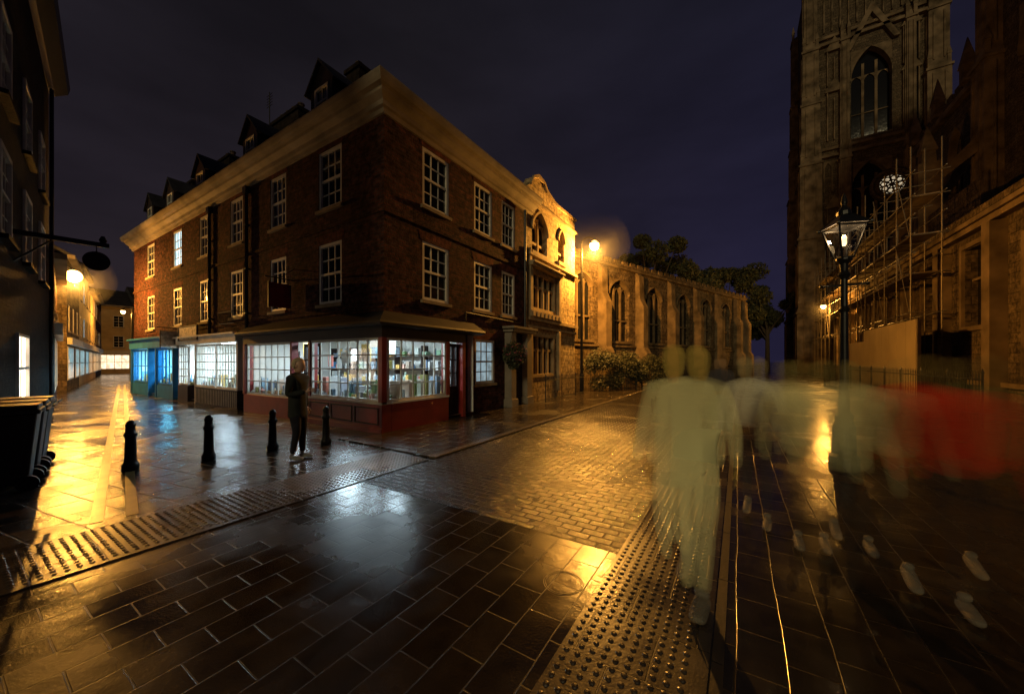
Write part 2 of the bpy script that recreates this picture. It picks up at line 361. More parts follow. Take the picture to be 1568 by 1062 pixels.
for s in(3.1,7.6,12.2,15.9,18.9):
    F=frame((C[0]-s,6.0),(-1,0),(0,-1))
    wall(dw,F,-.55,.55,8.2,9.75,[(-.34,.34,8.85,9.7)],.08)
    dw.prism(F,[(-.55,9.75),(.55,9.75),(0,10.35)],-.05,0)
    for sx in(-.55,.55): dw.quad(F(sx,0,8.2),F(sx,-2.2,8.2),F(sx,-2.2,9.75),F(sx,0,9.75))
    for sx in(-1,1): rf.prism(F,[(sx*.70,9.62),(0,10.4),(0,10.48),(sx*.76,9.64)],-2.4,.10)
    sash(df,dg,None,None,F,-.34,.34,8.85,9.7,2,2,.06,.03)
make('roof',rf,SLATE,B); make('dormer_walls',dw,DARKW,B); make('dormer_frames',df,WHITE,B); make('dormer_panes',dg,GLASS,B)
ch=Part(); pt=Part()
for x,w in((-10.9,.35),(-15.3,1.0),(-21,.6),(-25.5,.5)):
    ch.box(W,x-w,x+w,7.4,8.1,9.3,11.35); ch.box(W,x-w-.06,x+w+.06,7.34,8.16,11.35,11.48)
    for k in range(int(w*4)):
        xx=x-w+.2+k*.45; pt.lathe((xx,7.75,11.48),[(.13,0),(.11,.1),(.1,.35),(.13,.38),(.13,.42)],10)
make('chimneys',ch,DKWALL,B); make('chimney_pots',pt,simple('terracotta',(.05,.03,.02),.8),B)
ar=Part(); ar.cyl((-17.2,7.7,11.2),(-17.2,7.7,13.3),.02,.02,5); 
for k in range(5): ar.cyl((-17.45,7.7,12.7+k*.12),(-16.95,7.7,12.7+k*.12),.01,.01,4)
make('aerial',ar,IRON,B)
dp=Part()
for a in(7.02,10.15): 
    x=C[0]-a; dp.cyl((x,5.66,2.6),(x,5.66,7.5),.05,.05,8); dp.box(FL,a-.12,a+.12,.02,.16,7.4,7.63)
    for z in(3.3,4.8,6.3): dp.box(FL,a-.08,a+.08,.0,.14,z,z+.05)
dp.cyl((-7.1,12.3,2.6),(-7.1,12.3,7.6),.05,.05,8)
dp.tube([FR(3.0,.06,2.95),FR(3.0,.06,3.2),FR(6.7,.06,3.15)],.02)
make('drainpipes',dp,IRON,B)
bk=Part()
for k in range(12): bk.cyl(FL(7.45+k*.1,.3,3.0),FL(7.45+k*.1,.34,3.4),.01,.01,5)
bk.tube([FL(7.4,0,3.4),FL(7.4,.34,3.4),FL(8.6,.34,3.4),FL(8.6,0,3.4)],.015); bk.tube([FL(7.4,0,3.0),FL(7.4,.3,3.0),FL(8.6,.3,3.0),FL(8.6,0,3.0)],.015)
make('window_guard',bk,IRON,B)
# --- shopfronts
red=Part(); wf=Part(); sg=Part(); dk=Part(); ld=Part(); fas=Part(); cre=Part()
sweep(ld,[(-.02,2.5),(.3,2.5),(.48,2.52),(.5,2.57),(.47,2.62),(-.02,2.92)],6.85,3.45)
sweep(fas,[(-.02,2.25),(.27,2.25),(.27,2.5),(-.02,2.5)],6.8,2.75)
red.box(FL,-.27,2.85,.0,.27,0,.68); red.box(FR,.0,2.0,.0,.27,0,.68)
red.box(FL,3.75,6.8,.0,.25,0,.6)
red.box(FL,-.30,2.87,.272,.30,.0,.14); 
for k in range(3): frameb(dk,FL,-.15+k*1.0,.75+k*1.0,.2,.6,.272,.285,.03)
red.box(FL,-.27,-.13,.13,.27,.68,2.25); red.box(FL,2.74,2.85,.05,.27,.68,2.25); red.box(FR,1.92,2.05,.05,.27,.68,2.25)
red.box(FL,6.68,6.82,.0,.27,.6,2.25); red.box(FL,3.75,3.84,.05,.25,.6,2.25); red.box(FR,2.62,2.75,.0,.27,0,2.25)
cre.box(FL,-.27,2.85,-.25,.29,.68,.73); cre.box(FR,.02,2.0,-.25,.29,.68,.73)
def shopwin(F,a0,a1,z0,z1,d,cols,rows,part=wf,w=.06,bw_=.028):
    frameb(part,F,a0,a1,z0,z1,d-.06,d,w); bars(part,F,a0+w,a1-w,z0+w,z1-w,cols,rows,d-.05,d-.012,bw_)
    sg.quad(F(a0+w,d-.03,z0+w),F(a1-w,d-.03,z0+w),F(a1-w,d-.03,z1-w),F(a0+w,d-.03,z1-w))
shopwin(FL,-.13,2.74,.73,2.25,.24,7,4); shopwin(FR,-.1,1.92,.73,2.25,.24,5,4)
shopwin(FL,3.84,6.68,.6,2.25,.2,7,4)
def door(F,a0,a1,z1,d,mat=dk):
    frameb(mat,F,a0,a1,.04,z1,d-.06,d,.09); mat.box(F,a0+.09,a1-.09,d-.05,d-.01,.12,.95); frameb(mat,F,a0+.16,a1-.16,.2,.85,d-.01,d+.005,.03)
    bars(mat,F,a0+.09,a1-.09,.95,z1-.09,2,3,d-.05,d-.012,.035)
    sg.quad(F(a0+.09,d-.03,.95),F(a1-.09,d-.03,.95),F(a1-.09,d-.03,z1-.09),F(a0+.09,d-.03,z1-.09))
    mat.box(F,a0,a1,d-.3,d+.25,0,.04)
door(FL,2.86,3.74,2.2,-.1); door(FR,2.06,2.61,2.2,.1)
wf2=Part()
for a0,a1 in((7.3,9.0),(9.05,10.9),(11.75,12.8)): shopwin(FL,a0,a1,.72,2.3,.26,7 if a1-a0>1.2 else 4,5,wf2,.05,.025)
dk.box(FL,7.2,10.95,.0,.28,0,.68); dk.box(FL,11.75,12.85,0,.28,0,.68); wf2.box(FL,7.2,12.9,-.1,.34,2.36,2.62); wf2.box(FL,7.18,12.92,-.02,.42,2.62,2.68)
for k in range(26):
    a=7.25+k*.144; wf2.box(FL,a,a+.02,.283,.30,.08,.62)
wf2.box(FL,7.2,10.95,-.2,.3,.68,.72); wf2.box(FL,7.18,7.28,.0,.28,.72,2.36); wf2.box(FL,10.92,11.0,.0,.28,0,2.36)
door(FL,11.02,11.73,2.3,.05)
bl=Part()
for a0,a1 in((13.7,15.7),(17.0,19.6)): shopwin(FL,a0,a1,.62,2.25,.22,4,2,bl,.07,.03)
bl.box(FL,13.5,15.8,0,.25,0,.58); bl.box(FL,16.9,19.8,0,.25,0,.58); bl.box(FL,13.4,19.95,-.1,.3,2.3,2.72); bl.box(FL,13.38,19.97,0,.4,2.72,2.8)
for a in(13.45,15.72,16.85,19.65): bl.box(FL,a,a+.12,.0,.28,0,2.3)
door(FL,15.86,16.84,2.3,-.1,bl)
dk.box(FL,6.9,7.15,0,.12,0,2.6); dk.box(FL,12.95,13.35,0,.1,0,2.6); dk.box(FL,19.98,20.5,0,.05,0,2.6); dk.box(FL,12.95,13.35,.1,.3,2.4,2.6)
make('red_stall_risers',red,RED,B,bevel=.008); make('shop_window_frames',wf,WHITE,B); make('shop_glazing',sg,SGLASS,B)
make('doors_and_panels',dk,DARKW,B); make('lead_canopy',ld,LEAD,B); make('fascia',fas,DARKW,B); make('window_ledges',cre,CREAMI,B)
make('small_pane_shopfront',wf2,WHITE,B); make('blue_shopfront',bl,BLUE,B)
# interiors
inn=Part(); fl=Part(); gd=Part(); sh=Part(); tb=Part()
def room(x0,x1,y0,y1,z0=.12,z1=2.5):
    inn.quad((x0,y1,z0),(x1,y1,z0),(x1,y1,z1),(x0,y1,z1)); inn.quad((x0,y0,z0),(x0,y1,z0),(x0,y1,z1),(x0,y0,z1))
    inn.quad((x0,y0,z1),(x1,y0,z1),(x1,y1,z1),(x0,y1,z1)); fl.quad((x0,y0,z0),(x1,y0,z0),(x1,y1,z0),(x0,y1,z0))
room(-14.25,-7.0,5.6,8.9); inn.quad((-7.3,8.49,.12),(-7.3,8.9,.12),(-7.3,8.9,2.5),(-7.3,8.49,2.5))
room(-20.3,-14.4,5.55,8.6); inn.quad((-14.38,5.8,.12),(-14.38,8.6,.12),(-14.38,8.6,2.5),(-14.38,5.8,2.5))
room(-27.3,-20.6,5.55,8.6); inn.quad((-20.58,5.8,.12),(-20.58,8.6,.12),(-20.58,8.6,2.5),(-20.58,5.8,2.5))
R_=random.Random(3)
def stock(x0,x1,y,z,hmax,depth=.2,gap=.02):
    x=x0
    while x<x1-.1:
        w=R_.uniform(.05,.2); h=R_.uniform(.35,1)*hmax; 
        if R_.random()<.75:
            if R_.random()<.6: gd.box(W,x,x+w,y,y+R_.uniform(.5,1)*depth,z,z+h)
            else: gd.lathe((x+w/2,y+depth/2,z),[(w*.4,0),(w*.5,h*.5),(w*.2,h*.75),(w*.2,h)],8)
        x+=w+R_.uniform(.01,.1)
for (x0,x1,yb) in((-14.1,-7.6,8.55),(-20.2,-14.5,8.25),(-27.2,-20.8,8.25)):
    for z in(.5,.95,1.4,1.85):
        sh.box(W,x0,x1,yb,yb+.3,z-.025,z); stock(x0,x1,yb,z,.38)
    for x in [x0+k*(x1-x0)/5 for k in range(6)]: sh.box(W,x-.02,x+.02,yb,yb+.3,.13,2.2)
for x0,x1,y,z in((-10,-7.2,5.75,.73),(-13.9,-11.1,5.75,.62),(-18.1,-14.6,5.7,.7),(-20,-19,5.7,.7),(-22.9,-21,5.7,.62),(-26.8,-24.3,5.7,.62)):
    if z!=.73: sh.box(W,x0,x1,y-.15,y+.35,z-.03,z)
    stock(x0,x1,y,z+.002,.55,.25); stock(x0,x1,y-.12,z+.002,.25,.12)
for k in range(9): gd.box(W,-7.35,-7.1,5.8+k*.2,5.8+k*.2+R_.uniform(.06,.15),.74,.74+R_.uniform(.12,.6))
for k in range(14):
    x=R_.uniform(-13.8,-7.8); y=R_.uniform(6.3,8); w=R_.uniform(.2,.5); z=R_.uniform(1.5,1.9); gd.box(W,x,x+w,y,y+.02,z,z+R_.uniform(.25,.5))
for x0 in(-13,-11,-9): sh.box(W,x0-.4,x0+.4,6.9,7.5,.13,.9); stock(x0-.4,x0+.4,7.1,.9,.35)
lampsx=[(-12.6,6.9,0),(-10.3,6.9,0),(-8.3,6.7,0),(-18.8,6.8,1),(-16,6.8,1),(-25.3,6.8,2),(-22.3,6.8,2)]
cols=[(.66,.84,1),(.62,.83,1),(.10,.65,1)]
for x,y,c in lampsx:
    tb.box(W,x-.5,x+.5,y-.06,y+.06,2.42,2.47)
    area('shop_ceiling_light',(x,y,2.4),(80,250,340)[c],cols[c],1.0,.6,B)
make('shop_interior_walls',inn,CREAMI,B,norm=False); make('shop_floor',fl,WOODF,B,norm=False); make('stock',gd,GOODS,B); make('shelves',sh,DARKW,B); make('ceiling_lamps',tb,TUBE,B)
def hsign(name,F,a,z0,z1,w,mat,zc=None):
    e=empty(name,F(a,.1,z1)); q=Part(); q.tube([F(a,0,z1+.15),F(a,w+.25,z1+.15)],.018); q.tube([F(a,0,z1+.5),F(a,w*.7,z1+.16)],.01)
    for t in(.25,w): q.tube([F(a,t,z1+.15),F(a,t,z1)],.008)
    make('bracket',q,IRON,e); q=Part(); q.box(F,a-.025,a+.025,.12,w+.14,z0,z1); make('board',q,mat,e,bevel=.01)
    q=Part()
    q.box(F,a-.03,a+.03,.10,.12,z0-.02,z1+.02); q.box(F,a-.03,a+.03,w+.14,w+.16,z0-.02,z1+.02); make('edge',q,DARKW,e)
SIGNW=simple('sign_cream',(.5,.42,.3),.5,0,.5,9,0)
hsign('hanging_shop_sign',FL,4.1,3.25,3.95,.55,simple('sign_maroon',(.35,.02,.018),.4,0,.3,6,0))
hsign('hanging_shop_sign',FL,13.2,2.25,2.95,.6,SIGNW)
e=empty('fascia_sign',FL(11.2,.4,2.8)); q=Part(); q.box(FL,10.5,12.4,.34,.37,2.55,3.05); make('board',q,SIGNW,e); q=Part(); frameb(q,FL,10.45,12.45,2.5,3.1,.33,.39,.05); make('frame',q,DARKW,e)
# ------------------------------------------------------------------ foliage helper
def leafmat(name,c):
    m,nt,b,o=nm(name); g=N(nt,'ShaderNodeNewGeometry'); nt.links.new(ramp(nt,g.outputs['Random Per Island'],[(0,[k*.5 for k in c]),(1,[k*1.6 for k in c])]),b.inputs['Base Color']); b.inputs['Roughness'].default_value=.6; return m
LEAF=leafmat('leaves',(.04,.045,.02)); BARK=simple('bark',(.06,.045,.03),.9)
def leaves(p,blobs,n,size,rng):
    for _ in range(n):
        c,r=rng.choice(blobs)
        v=Vector((rng.gauss(0,1),rng.gauss(0,1),rng.gauss(0,1))).normalized()*r*(rng.random()**.35)
        c=Vector(c)+Vector((v.x,v.y,v.z*.8)); s=size*rng.uniform(.5,1.3)
        a=Vector((rng.gauss(0,1),rng.gauss(0,1),rng.gauss(0,1))).normalized(); b=a.orthogonal().normalized()
        p.add([c-a*s,c+b*s*.5,c+a*s,c-b*s*.5],[(0,1,2,3)])
def tree(name,x,y,h,cr,seed,n=5000,size=.28):
    rng=random.Random(seed); e=empty(name,(x,y,0)); t=Part(); top=h*.45
    t.cyl((x,y,0),(x,y,top),.4,.28,10); bl=[]
    for k in range(15):
        an=rng.uniform(0,6.28); rr=rng.uniform(.15,1)*cr; zz=rng.uniform(.5,.92)*h-abs(rr)*.15*h/cr*.5
        c=(x+rr*math.cos(an),y+rr*math.sin(an),zz); t.cyl((x,y,top*rng.uniform(.7,1)),c,.13,.04,6); bl.append((c,cr*rng.uniform(.2,.42)))
    make('trunk_and_limbs',t,BARK,e); l=Part(); leaves(l,bl,n,size,rng); make('foliage',l,LEAF,e,norm=False)
tree('broadleaf_tree',-9.5,47,18.4,5.2,1,12000,.22); tree('broadleaf_tree',-5.8,50,16.2,3.6,2,7000,.22); tree('broadleaf_tree',-1.5,57,16,4.2,3,8000,.24); tree('broadleaf_tree',4.2,76,15.5,5.0,4,7000,.34); tree('broadleaf_tree',-2,80,12,5,5,5000,.36)
e=empty('hanging_flower_basket',(-6.75,10.9,2.1)); q=Part(); q.lathe((-6.75,10.9,1.75),[(.05,-.1),(.2,-.05),(.28,.15),(.28,.18)],12); q.tube([(-7.2,10.9,2.85),(-6.6,10.9,2.85)],.015); 
for k in range(3): q.tube([(-6.75,10.9,2.85),(-6.75+.26*math.cos(k*2.1),10.9+.26*math.sin(k*2.1),1.93)],.006)
make('basket',q,IRON,e); q=Part(); leaves(q,[((-6.75,10.9,2.05),.4),((-6.75,10.75,1.85),.35),((-6.7,11.05,1.8),.32),((-6.75,10.9,1.55),.22)],2200,.05,random.Random(9)); make('foliage',q,LEAF,e,norm=False)
q=Part(); leaves(q,[((-6.7,10.9,2.0),.45)],150,.04,random.Random(10)); make('flowers',q,simple('petals',(.4,.08,.12),.5),e,norm=False)
# ------------------------------------------------------------------ gothic stone house
H=empty('gothic_stone_house',(-9,15,0)); sw=Part(); st=Part(); gg=Part(); gp=Part()
ops=[(7.35,8.75,6.25,8.0),(9.9,10.6,6.4,7.9),(7.3,9.6,3.8,5.45),(7.3,9.5,1.0,2.85)]
wall(sw,FR,6.85,11.95,0,8.3,ops,.3)
sw.prism(FR,[(6.85,8.3),(11.95,8.3),(11.95,8.95),(9.7,8.9),(9.3,8.95),(8.6,9.15),(8.35,9.4),(7.85,9.5),(7.4,9.3),(7.15,8.9),(6.85,8.7)],-.35,0)
sw.quad(FR(11.95,0,0),FR(11.95,-7,0),FR(11.95,-7,8.9),FR(11.95,0,8.9))
sw.quad(FR(6.85,0,7.6),FR(6.85,-4,7.6),FR(6.85,-4,8.75),FR(6.85,0,8.75))
gothic(st,gg,FR,*ops[0],1,.28); gothic(st,gg,FR,*ops[1],0,.28)
for o in ops[2:]:
    frameb(st,FR,*o,-.2,.03,.13); w=(o[1]-o[0]-.26)/4
    for k in range(1,4): st.box(FR,o[0]+.13+w*k-.045,o[0]+.13+w*k+.045,-.2,-.02,o[2]+.13,o[3]-.13)
    zt=o[2]+(o[3]-o[2])*.62
    for k in range(4): st.box(FR,o[0]+.13+w*k+.045,o[0]+.13+w*(k+1)-.045,-.18,-.05,zt-.05,zt+.05)
    gg.quad(FR(o[0],-.15,o[2]),FR(o[1],-.15,o[2]),FR(o[1],-.15,o[3]),FR(o[0],-.15,o[3]))
for z,dd,hh in((5.55,.28,.12),(5.67,.36,.07),(6.0,.16,.1),(3.35,.18,.13),(3.05,.1,.1),(8.25,.12,.1)): st.box(FR,6.95 if z>4 else 6.9,9.95 if z>5.5 and z<6 else 11.98,.003,dd,z,z+hh)
for a in(6.98,9.72): 
    st.box(FR,a,a+.2,.003,.16,3.5,5.55); st.box(FR,a,a+.2,.003,.14,.3,3.05); st.prism(FR,[(a,5.74),(a+.2,5.74),(a+.1,6.3)],.003,.12)
st.box(FR,7.0,9.9,.003,.2,3.5,3.75)
for k in range(8): st.box(FR,7.05+k*.36,7.25+k*.36,.2,.24,3.52,3.72)
st.prism(FR,[(7.15,8.95),(7.4,9.36),(7.85,9.58),(8.4,9.48),(8.7,9.22),(9.35,9.03),(9.75,8.98),(12.0,9.03),(12,8.92),(9.7,8.86),(9.3,8.9),(8.6,9.1),(8.35,9.35),(7.85,9.43),(7.4,9.25),(7.2,8.9)],.002,.1)
gp.box(FR,5.3,5.62,.0,.3,0.03,2.75); gp.box(FR,6.45,6.8,.0,.3,0.03,2.75); gp.box(FR,5.2,6.9,.0,.42,2.75,2.87); gp.box(FR,5.15,6.95,0,.5,2.87,2.95); gp.box(FR,5.24,5.68,.0,.36,.03,.3); gp.box(FR,6.39,6.86,0,.36,.03,.3)
q=Part(); q.box(FR,5.62,6.45,-.0,.06,.03,2.75); frameb(q,FR,5.75,6.32,.3,1.2,.06,.08,.05); frameb(q,FR,5.75,6.32,1.35,2.4,.06,.08,.05)
make('walls',sw,STONEH,H); make('carved_trim',st,STONEL,H); make('window_panes',gg,GLASS,H); make('door_surround',gp,GREYP,H); make('door',q,DARKW,H)
q=Part(); q.quad(FR(6.85,-.4,8.4),FR(11.95,-.4,8.4),FR(11.95,-3.6,10.0),FR(6.85,-3.6,10.0)); q.quad(FR(6.85,-3.6,10.0),FR(11.95,-3.6,10.0),FR(11.95,-7,8.4),FR(6.85,-7,8.4)); make('roof',q,SLATE,H)
def railing(name,p0,p1,h,sp=.13,z0=.03):
    p0=Vector(p0);p1=Vector(p1);L=(p1-p0).length; n=int(L/sp); e=empty(name,(p0.x,p0.y,0)); q=Part()
    for i in range(n+1):
        c=p0.lerp(p1,i/n); big=i%12==0; r=.022 if big else .009
        q.cyl((c.x,c.y,z0),(c.x,c.y,z0+h+(.08 if big else 0)),r,r,5); q.cyl((c.x,c.y,z0+h+(.08 if big else 0)),(c.x,c.y,z0+h+.14+(.06 if big else 0)),r*1.8,.002,5)
    make('bars',q,IRON,e); q=Part()
    for z in(.12,h-.08): q.tube([(p0.x,p0.y,z0+z),(p1.x,p1.y,z0+z)],.018)
    make('rails',q,IRON,e)
railing('iron_railing',(-6.55,13.0,0),(-6.55,17.2,0),.95)
railing('iron_railing',(-5.6,20.5,0),(1.9,43,0),1.15,.16)
# ------------------------------------------------------------------ parish church
FC=frame((-8.4,20.0),(.342,.94),(.94,-.342)); K=empty('parish_church',(-4,33,0)); cw=Part(); ct=Part(); cg=Part()
cws=[(.1,1.9),(3.6,5.8),(7.85,10.0),(12.3,14.4),(16.4,18.4),(20.4,22.4)]
ops=[(a,b,3.0,7.1) for a,b in cws]
wall(cw,FC,-1.2,26,0,8.0,ops,.35)
for o in ops: gothic(ct,cg,FC,*o,2,.34,.45,.1)
for a in(2.75,6.85,11.15,15.35,19.4,23.6,25.7):
    ct.prism(frame(FC(a,0,0)[:2],(.94,-.342),(.342,.94)),[(0,0),(.9,0),(.9,2.2),(.65,2.6),(.65,5.4),(.35,6.0),(.3,7.6),(0,7.9)],-.28,.28)
ct.box(FC,-1.2,26.1,0.003,.14,7.85,8.0); ct.box(FC,-1.2,26.1,.003,.1,2.6,2.72)
k=-1.2
while k<26: cw.box(FC,k,k+.55,-.3,.02,8.0,8.45); cw.box(FC,k+.55,k+.9,-.3,.02,8.0,8.22); k+=.9
cw.quad(FC(26,0,0),FC(26,-8,0),FC(26,-8,8.2),FC(26,0,8.2))
cw.quad(FC(-1.2,0,0),FC(-1.2,-8,0),FC(-1.2,-8,8.2),FC(-1.2,0,8.2))
make('walls',cw,STONE,K); make('buttresses_and_tracery',ct,simple('weathered_stone',(.13,.095,.055),.9,0,.5,1.5,.5,20,.12),K); make('window_panes',cg,GLASS,K)
q=Part(); q.quad(FC(-1.2,-.3,8.0),FC(26,-.3,8),FC(26,-5,9.2),FC(-1.2,-5,9.2)); make('roof',q,SLATE,K)
e=empty('shrubbery',(-5.8,20.5,0)); q=Part(); rng=random.Random(21); bl=[]
for k in range(26):
    t=k/25; bl.append(((-6.7+t*2.5+rng.uniform(-.4,.4),19.2+t*4.5+rng.uniform(-.4,.4),rng.uniform(.5,1.9)-t*.3),rng.uniform(.45,.8)))
leaves(q,bl,20000,.05,rng); make('foliage',q,leafmat('shrub_leaves',(.022,.026,.010)),e,norm=False)
q=Part()
for c,r in bl: q.cyl((c[0],c[1],0),c,.025,.01,5)
make('stems',q,BARK,e)
# ------------------------------------------------------------------ minster
M=empty('cathedral',(16,60,0)); mw=Part(); mt=Part(); mg=Part()
FS=frame((9.1,70),(1,0),(0,-1)); FWt=frame((9.1,70),(0,1),(-1,0))
wS=[(4.6,8.8,33.5,46),(4.6,8.8,17,30),(4.8,8.6,3,13)]
wall(mw,FS,0,13,0,62,wS,1.0); wall(mw,FWt,0,14,0,62,[(5,9,33.5,46),(4.5,9.5,14,29)],1.0)
for o in wS: gothic(mt,mg,FS,*o,2,1.0,1.0,.3)
gothic(mt,mg,FWt,5,9,33.5,46,2,1,1,.3); gothic(mt,mg,FWt,4.5,9.5,14,29,3,1,1,.3)
for z,dd in((14.2,.4),(31.5,.5),(32.6,.3),(48,.5),(49,.35),(15.6,.25)):
    mt.box(FS,0,13,.003,dd,z,z+.4); mt.box(FWt,-dd,14,.003,dd,z,z+.4)
def buttress(cx,cy,w,stages):
    z=0
    for i,(zt,ww) in enumerate(stages):
        mt.box(W,cx-ww/2,cx+ww/2,cy-ww/2,cy+ww/2,z,zt)
        mt.box(W,cx-ww/2-.15,cx+ww/2+.15,cy-ww/2-.15,cy+ww/2+.15,zt-.35,zt-.05)
        nx=stages[i+1][1] if i+1<len(stages) else .4
        mt.lathe((cx,cy,zt),[(ww*.70,0),(nx*.70,.9)],4,math.pi/4)
        for s in(-1,1):
            mt.box(W,cx+s*ww*.25-.08,cx+s*ww*.25+.08,cy-ww/2-.12,cy-ww/2,z+1,zt-.8); mt.box(W,cx-ww/2-.12,cx-ww/2,cy+s*ww*.25-.08,cy+s*ww*.25+.08,z+1,zt-.8)
        for s in(-1,1):
            mt.lathe((cx+s*ww*.4,cy-ww*.4,zt),[(.25,0),(.25,1.2),(.33,1.25),(.02,2.6)],4,math.pi/4)
        z=zt
stg=[(9,3.4),(20,3.0),(31,2.6),(40,2.2),(48,1.9),(60,1.6)]
for cx,cy in((9.1,70.3),(22.1,70.3),(9.1,84)): buttress(cx,cy,3,stg)
buttress(13.0,69.8,1,[(14,1.5),(31,1.2),(48,.9)]); buttress(19.6,69.8,1,[(14,1.3),(31,1.0),(48,.9)])
for z0,z1 in((50,60),(26.5,31),(10.5,14)):
    for k in range(12):
        a=1.6+k*.9
        if z0<49 and 4.2<a<9.9: continue
        mt.box(FS,a-.08,a+.08,.003,.22,z0,z1); mt.prism(FS,[(a,z1-1),(a+.45,z1-.2),(a+.9,z1-1),(a+.9,z1),(a,z1)],.003,.15)
for a0,a1 in((1.9,3.6),(9.8,11.4)):
    for z0,z1 in((17,24),(34,41),(3,9),(42,47)): 
        if a0>9 and z0==17: continue
        mt.box(FS,a0,a0+.15,.003,.3,z0,z1); mt.box(FS,a1-.15,a1,.003,.3,z0,z1); mt.box(FS,(a0+a1)/2-.08,(a0+a1)/2+.08,.003,.3,z0,z1-1); mt.prism(FS,[(a0-.2,z1),(a1+.2,z1),((a0+a1)/2,z1+2)],.003,.4)
mt.prism(FS,[(3.9,46),(4.5,46),(6.7,50.5),(8.9,46),(9.5,46),(6.7,52)],.003,.5)
ro=Part(); lit=Part(); c=FS(8.6,.75,25.7)
lit.cyl((c[0],c[1],c[2]),(c[0],c[1]-.03,c[2]),1.35,1.35,20)
for k in range(8):
    t=k*math.pi/4+.2; ro.cyl((c[0],c[1]-.1,c[2]),(c[0]+1.4*math.cos(t),c[1]-.1,c[2]+1.4*math.sin(t)),.1,.1,5)
    ro.tube([(c[0]+.85*math.cos(t+.39)+.34*math.cos(u),c[1]-.12,c[2]+.85*math.sin(t+.39)+.34*math.sin(u)) for u in [j*1.047 for j in range(7)]],.09,5)
ro.tube([(c[0]+1.45*math.cos(j*.314),c[1]-.1,c[2]+1.45*math.sin(j*.314)) for j in range(21)],.2,6)
ro.tube([(c[0]+2.0*math.cos(j*.314),c[1]-.05,c[2]+2.0*math.sin(j*.314)) for j in range(21)],.25,6)
mw.cyl((c[0],70,c[2]),(c[0],c[1]+.02,c[2]),2.1,2.1,24)
make('rose_tracery',ro,STONED,M); make('rose_lit_glass',lit,emit('rose_glass',(.9,.75,.5),.7),M)
FN_=frame((20,70),(0,-1),(-1,0)); nops=[(3+k*6.5,6.2+k*6.5,17,27) for k in range(3)]
wall(mw,FN_,0,22,0,30,nops,.6)
for o in nops: gothic(mt,mg,FN_,*o,2,.6,1,.2)
mt.box(FN_,0,22,.003,.5,29,29.6)
for k in range(12): mw.box(FN_,k*1.8,k*1.8+1.1,-.4,.0,30,31.2)
for k in range(4):
    a=1.3+k*6.5; y=70-a; hz=(15,15,15,20)[k]; mt.box(W,14.2,15.6,y-.5,y+.5,0,hz); mt.lathe((14.9,y,hz),[(.7,0),(.6,1),(.8,1.1),(.05,3.5)],4,math.pi/4)
    F=frame((20,y),(-1,0),(0,1)); mt.prism(F,[(0,24),(4.4,hz-1),(4.4,hz-1.8),(0,22)],-.25,.25)
    mt.lathe((19.7,y,30),[(.6,0),(.6,1.5),(.75,1.6),(.05,4.5)],4,math.pi/4)
FA=frame((14.8,70),(0,-1),(-1,0)); aops=[(2.4+k*6.5,6.7+k*6.5,4,12.5) for k in range(3)]; wall(mw,FA,0,30,0,15,aops,.6)
for o in aops: gothic(mt,mg,FA,*o,2,.6,1,.2)
FT=frame((19,49),(0,-1),(-1,0)); wall(mw,FT,0,25,0,42,[(3,7,14,30)],.7); gothic(mt,mg,FT,3,7,14,30,2,.7,1,.25)
FT2=frame((19,49),(1,0),(0,1)); 
mw.quad(FT2(0,0,0),FT2(12,0,0),FT2(12,0,42),FT2(0,0,42))
buttress(19,49,2.5,[(14,2.6),(28,2.2),(40,1.8)])
FV=frame((9.3,52),(0,-1),(-1,0)); vops=[(2.5+k*4.6,5+k*4.6,1.2 if k>5 else 3.2,7.0 if k<=5 else 6.4) for k in range(8)]
wall(mw,FV,0,38,0,8.0,vops,.45)
for o in vops:
    frameb(mt,FV,o[0]-.25,o[1]+.25,o[2]-.1,o[3]+.25,.003,.12,.22); am=(o[0]+o[1])/2; mt.box(FV,am-.08,am+.08,-.35,-.2,o[2],o[3]); mt.box(FV,o[0],am-.08,-.34,-.22,o[2]+2.3,o[2]+2.42); mt.box(FV,am+.08,o[1],-.34,-.22,o[2]+2.3,o[2]+2.42)
    mg.quad(FV(o[0],-.4,o[2]),FV(o[1],-.4,o[2]),FV(o[1],-.4,o[3]),FV(o[0],-.4,o[3]))
mt.box(FV,0,38,.003,.35,7.6,7.85); mt.box(FV,0,38,.003,.5,7.85,8.05); mw.box(FV,0,38,-.4,.05,8.05,8.7); mt.box(FV,0,38,.003,.2,.6,.8)
for k in range(9):
    a=.9+k*4.6; mt.box(FV,a-.3,a+.3,.003,.5,0,7.5)
mw.quad(FV(0,0,0),FV(0,-6,0),FV(0,-6,8),FV(0,0,8))
make('walls',mw,STONED,M); make('buttresses_and_tracery',mt,simple('dark_carved_stone',(.17,.125,.078),.9,0,.6,.8,.5,8,.12),M); make('window_panes',mg,GLASS,M)
SC=empty('scaffolding',(8.6,45,0)); q=Part(); pl=Part(); rng=random.Random(5)
for k in range(15):
    y=27+k*2.0
    for x in(7.6,8.7): q.cyl((x,y,0),(x,y,12.3+rng.uniform(-.6,1.2)),.03,.03,5)
    for z in(4.2,6.2,8.2,10.2,11.4): q.cyl((7.4,y,z),(9.0,y,z),.025,.025,5)
for z in(4.2,6.2,7.2,8.2,9.2,10.2,11.4):
    for x in(7.6,8.7): q.cyl((x,26.5,z),(x,55.5,z),.025,.025,5)
    if z in(6.2,8.2,10.2): pl.box(W,7.65,8.65,27,55,z+.03,z+.07)
for k in range(0,14,2):
    for z in(4.2,8.2): q.cyl((7.55,27+k*2,z),(7.55,29+k*2,z+4),.025,.025,5)
make('poles',q,simple('galvanised_tube',(.2,.17,.13),.5,.5,.2,5,0),SC); make('walk_boards',pl,simple('scaffold_boards',(.2,.14,.08),.8),SC)
q=Part(); y=25.0
